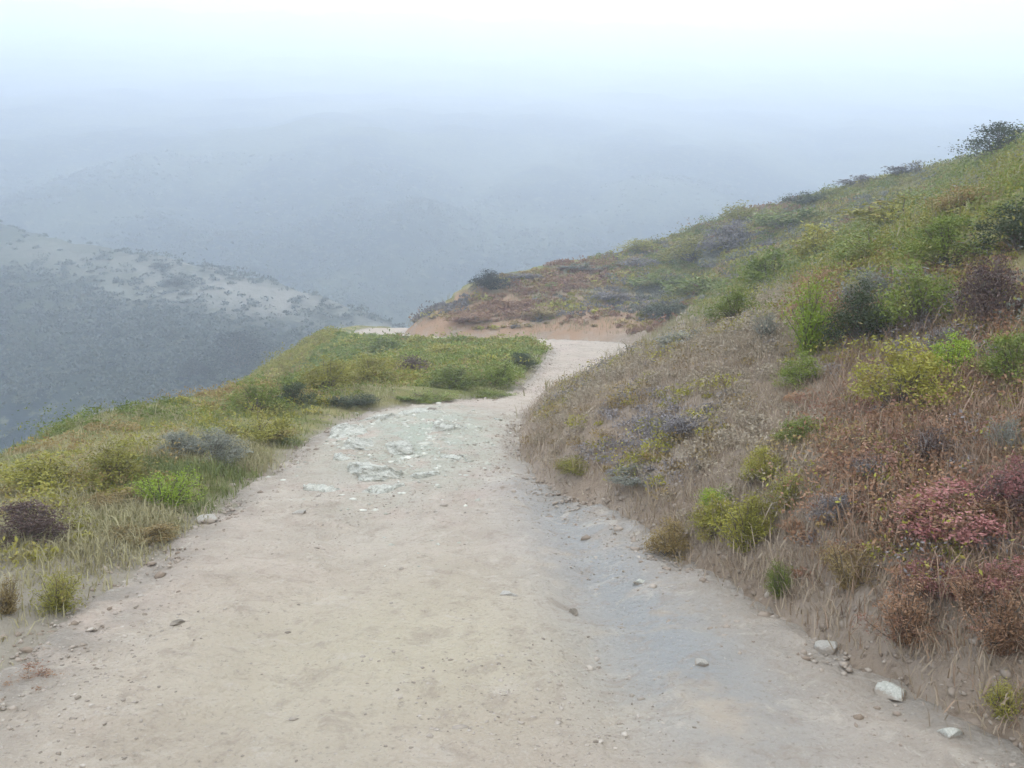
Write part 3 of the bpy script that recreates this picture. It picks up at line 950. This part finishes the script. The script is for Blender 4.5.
def d_hill(x, y, f):
    return np.where(f["bank"], sstep(1.4, 3.0, f["dR"] + 0.8 * fbm(x, y, 1.5, 2, off=3.3)) * np.clip(0.75 + 1.0 * fbm(x, y, 2.2, 3, off=1.1), 0.1, 1), 0) * np.where(y > 27, 0.1 + 0.9 * sstep(3, 8, x), 1)
x, y, z, f, g = sample_ground(36000, 1, 26, 4, 46, d_hill, 31, 1.15)
pk = fbm(x, y, 3.0, 3, off=27.0) + 0.25 * g.normal(size=len(x))
for nm, lo, hi, mt in (("green_scrub", -9, -0.12, LEAF["green"]), ("olive_scrub", -0.12, 0.30, LEAF["olive"]), ("sage_scrub", 0.30, 9, LEAF["grey"])):
    q = (pk > lo) & (pk <= hi)
    scrub(nm, (x[q], y[q], z[q]), g, 0.20, 100, 0.026, mt)
x, y, z, f, g = sample_ground(9000, -12, 1.2, 3, 30, lambda x, y, f: np.where(~f["on"] & ~f["bank"] & (f["dL"] < 7), sstep(0.25, 0.8, f["dL"]) * np.clip(0.6 + fbm(x, y, 1.5, 3, off=6.1), 0, 1), 0), 33, 1.2)
q = fbm(x, y, 1.8, 2, off=2.9) > 0
q2 = q & (fbm(x, y, 0.8, 3, off=37.0) > 0.12)
scrub("ochre_scrub", (x[q2], y[q2], z[q2]), g, 0.13, 110, 0.024, LEAF["ochre"])
q &= ~q2
scrub("olive_scrub", (x[q], y[q], z[q]), g, 0.165, 130, 0.026, LEAF["olive"])
q |= q2
scrub("green_scrub", (x[~q], y[~q], z[~q]), g, 0.165, 130, 0.026, LEAF["green"])

x, y, z, f, g = sample_ground(16000, -9, 2, 14, 36, lambda x, y, f: np.where(~f["on"] & ~f["bank"] & (f["dL"] < 7), sstep(0.1, 0.5, f["dL"]) * np.clip(0.65 + fbm(x, y, 2.0, 3, off=16.1), 0, 1), 0), 35)
q = fbm(x, y, 2.4, 2, off=12.9) > 0.05
scrub("olive_scrub", (x[q], y[q], z[q]), g, 0.16, 80, 0.026, LEAF["olive"])
scrub("green_scrub", (x[~q], y[~q], z[~q]), g, 0.15, 80, 0.026, LEAF["green"])
# dry brush on the lower right bank
x, y, z, f, g = sample_ground(14000, 0.1, 7, 2.4, 11, lambda x, y, f: np.where(f["bank"], sstep(0.05, 0.3, f["dR"]) * (1 - sstep(2.4, 3.6, f["dR"])) * np.clip(0.45 + 1.1 * fbm(x, y, 0.9, 3, off=13.9), 0, 1), 0) * (0.8 + 0.2 * sstep(0.24, 0.34, x / y)), 36, 1.2)
pk = fbm(x, y, 0.9, 3, off=23.0) + 0.25 * g.normal(size=len(x))
for nm, lo, hi, mt in (("rusty_scrub", -9, 0.04, LEAF["rust"]), ("ochre_scrub", 0.04, 0.17, LEAF["ochre"]), ("olive_scrub", 0.17, 0.32, LEAF["olive"]), ("mauve_scrub", 0.32, 9, LEAF["mauve"])):
    q = (pk > lo) & (pk <= hi)
    if nm == "rusty_scrub":                                # bleached growth nearer the trail bend
        w = q & (x < 0.29 * y + 0.3 * fbm(x, y, 0.8, 2))
        scrub("tan_scrub", (x[w], y[w], z[w]), g, 0.11, 130, 0.019, LEAF["tan"])
        q = q & ~w
    scrub(nm, (x[q], y[q], z[q]), g, 0.11, 130, 0.019, mt)
# dry mats on the spur
x, y, z, f, g = sample_ground(6000, -4, 12, 26, 46, lambda x, y, f: np.where(f["bank"], sstep(0.3, 1.0, f["dR"]) * np.clip(0.4 + 1.1 * fbm(x, y, 2.0, 3, off=19.9), 0, 1), 0), 37)
pk = fbm(x, y, 2.2, 3, off=29.0) + 0.2 * g.normal(size=len(x))
for nm, lo, hi, mt in (("rusty_scrub", -9, -0.1, LEAF["rust"]), ("ochre_scrub", -0.1, 0.12, LEAF["ochre"]), ("olive_scrub", 0.12, 0.26, LEAF["olive"]), ("mauve_scrub", 0.26, 9, LEAF["mauve"])):
    q = (pk > lo) & (pk <= hi)
    scrub(nm, (x[q], y[q], z[q]), g, 0.20, 60, 0.035, mt)

# far slopes: brush dots
g = np.random.default_rng(51)
yf = 62 + 200 * g.random(60000) ** 1.3
xf = (g.random(60000) * 1.15 - 0.60) * yf
zf = land(xf, yf)
k = (g.random(60000) < np.clip(0.36 + 1.7 * fbm(xf, yf, 28, 4, off=4.4), 0.05, 1) * (1 - 0.6 * np.exp(-(dist_line(xf, yf, SPUR)[0] / 12.0) ** 2) * sstep(-75, -40, xf))) & (np.hypot(xf, yf) > 72)
scrub("distant_brush", (xf[k], yf[k], zf[k]), g, 0.55, 30, 0.18, LEAF["chaparral"])

def thicket(u, v, wpx, hpx, label):
    x, y, z = spot(u, v, 500)
    k = y / F_PX
    r = bpy.data.objects.new("thicket", None)
    COL.objects.link(r)
    z = float(land(np.array([x]), np.array([y]))[0])
    r.location, r.scale = (x, y, z - 0.4), (wpx * k, wpx * k * 0.8, hpx * k)
    r.rotation_euler = (0, 0, u)
    r["label"], r["category"], r["group"] = label, "thicket", "thickets on the misty far slopes"
    lm, bm_ = PROTO["dome", "near"][int(u) % 3]
    link("foliage", lm, LEAF["deep"], r)
    link("branches", bm_, BARK, r)
thicket(240, 368, 88, 44, "dark rounded thicket low on the misty slope beyond the verge")
thicket(196, 376, 46, 24, "smaller dark thicket beside the big rounded one on the misty slope")
thicket(160, 268, 26, 10, "small thicket near the top of the pale misty ridge")
thicket(175, 286, 34, 12, "faint thicket just under the pale misty ridge line")

# ------------------------------------------------------------------ fog
V = np.array([[sx, sy, sz] for sx in (-760, 760) for sy in (-70, 1260) for sz in (float(GV[:, 2].min()) - 1.0, float(GV[:, 2].max()) + 4.0)])
Fh = np.array([[0, 1, 3, 2], [4, 6, 7, 5], [0, 4, 5, 1], [2, 3, 7, 6], [0, 2, 6, 4], [1, 5, 7, 3]])
hm = bpy.data.materials.new("fog")
hm.use_nodes = True
hn = hm.node_tree.nodes
hn.clear()
ho = hn.new("ShaderNodeOutputMaterial")
hv = hn.new("ShaderNodeVolumePrincipled")
hv.inputs["Density"].default_value = HAZE_DENSITY
hv.inputs["Color"].default_value = (*HAZE_COLOR, 1)
hv.inputs["Anisotropy"].default_value = 0.55
hm.node_tree.links.new(hv.outputs[0], ho.inputs["Volume"])
haze = link("haze", mesh_from("haze", V, Fh), hm, kind="stuff")
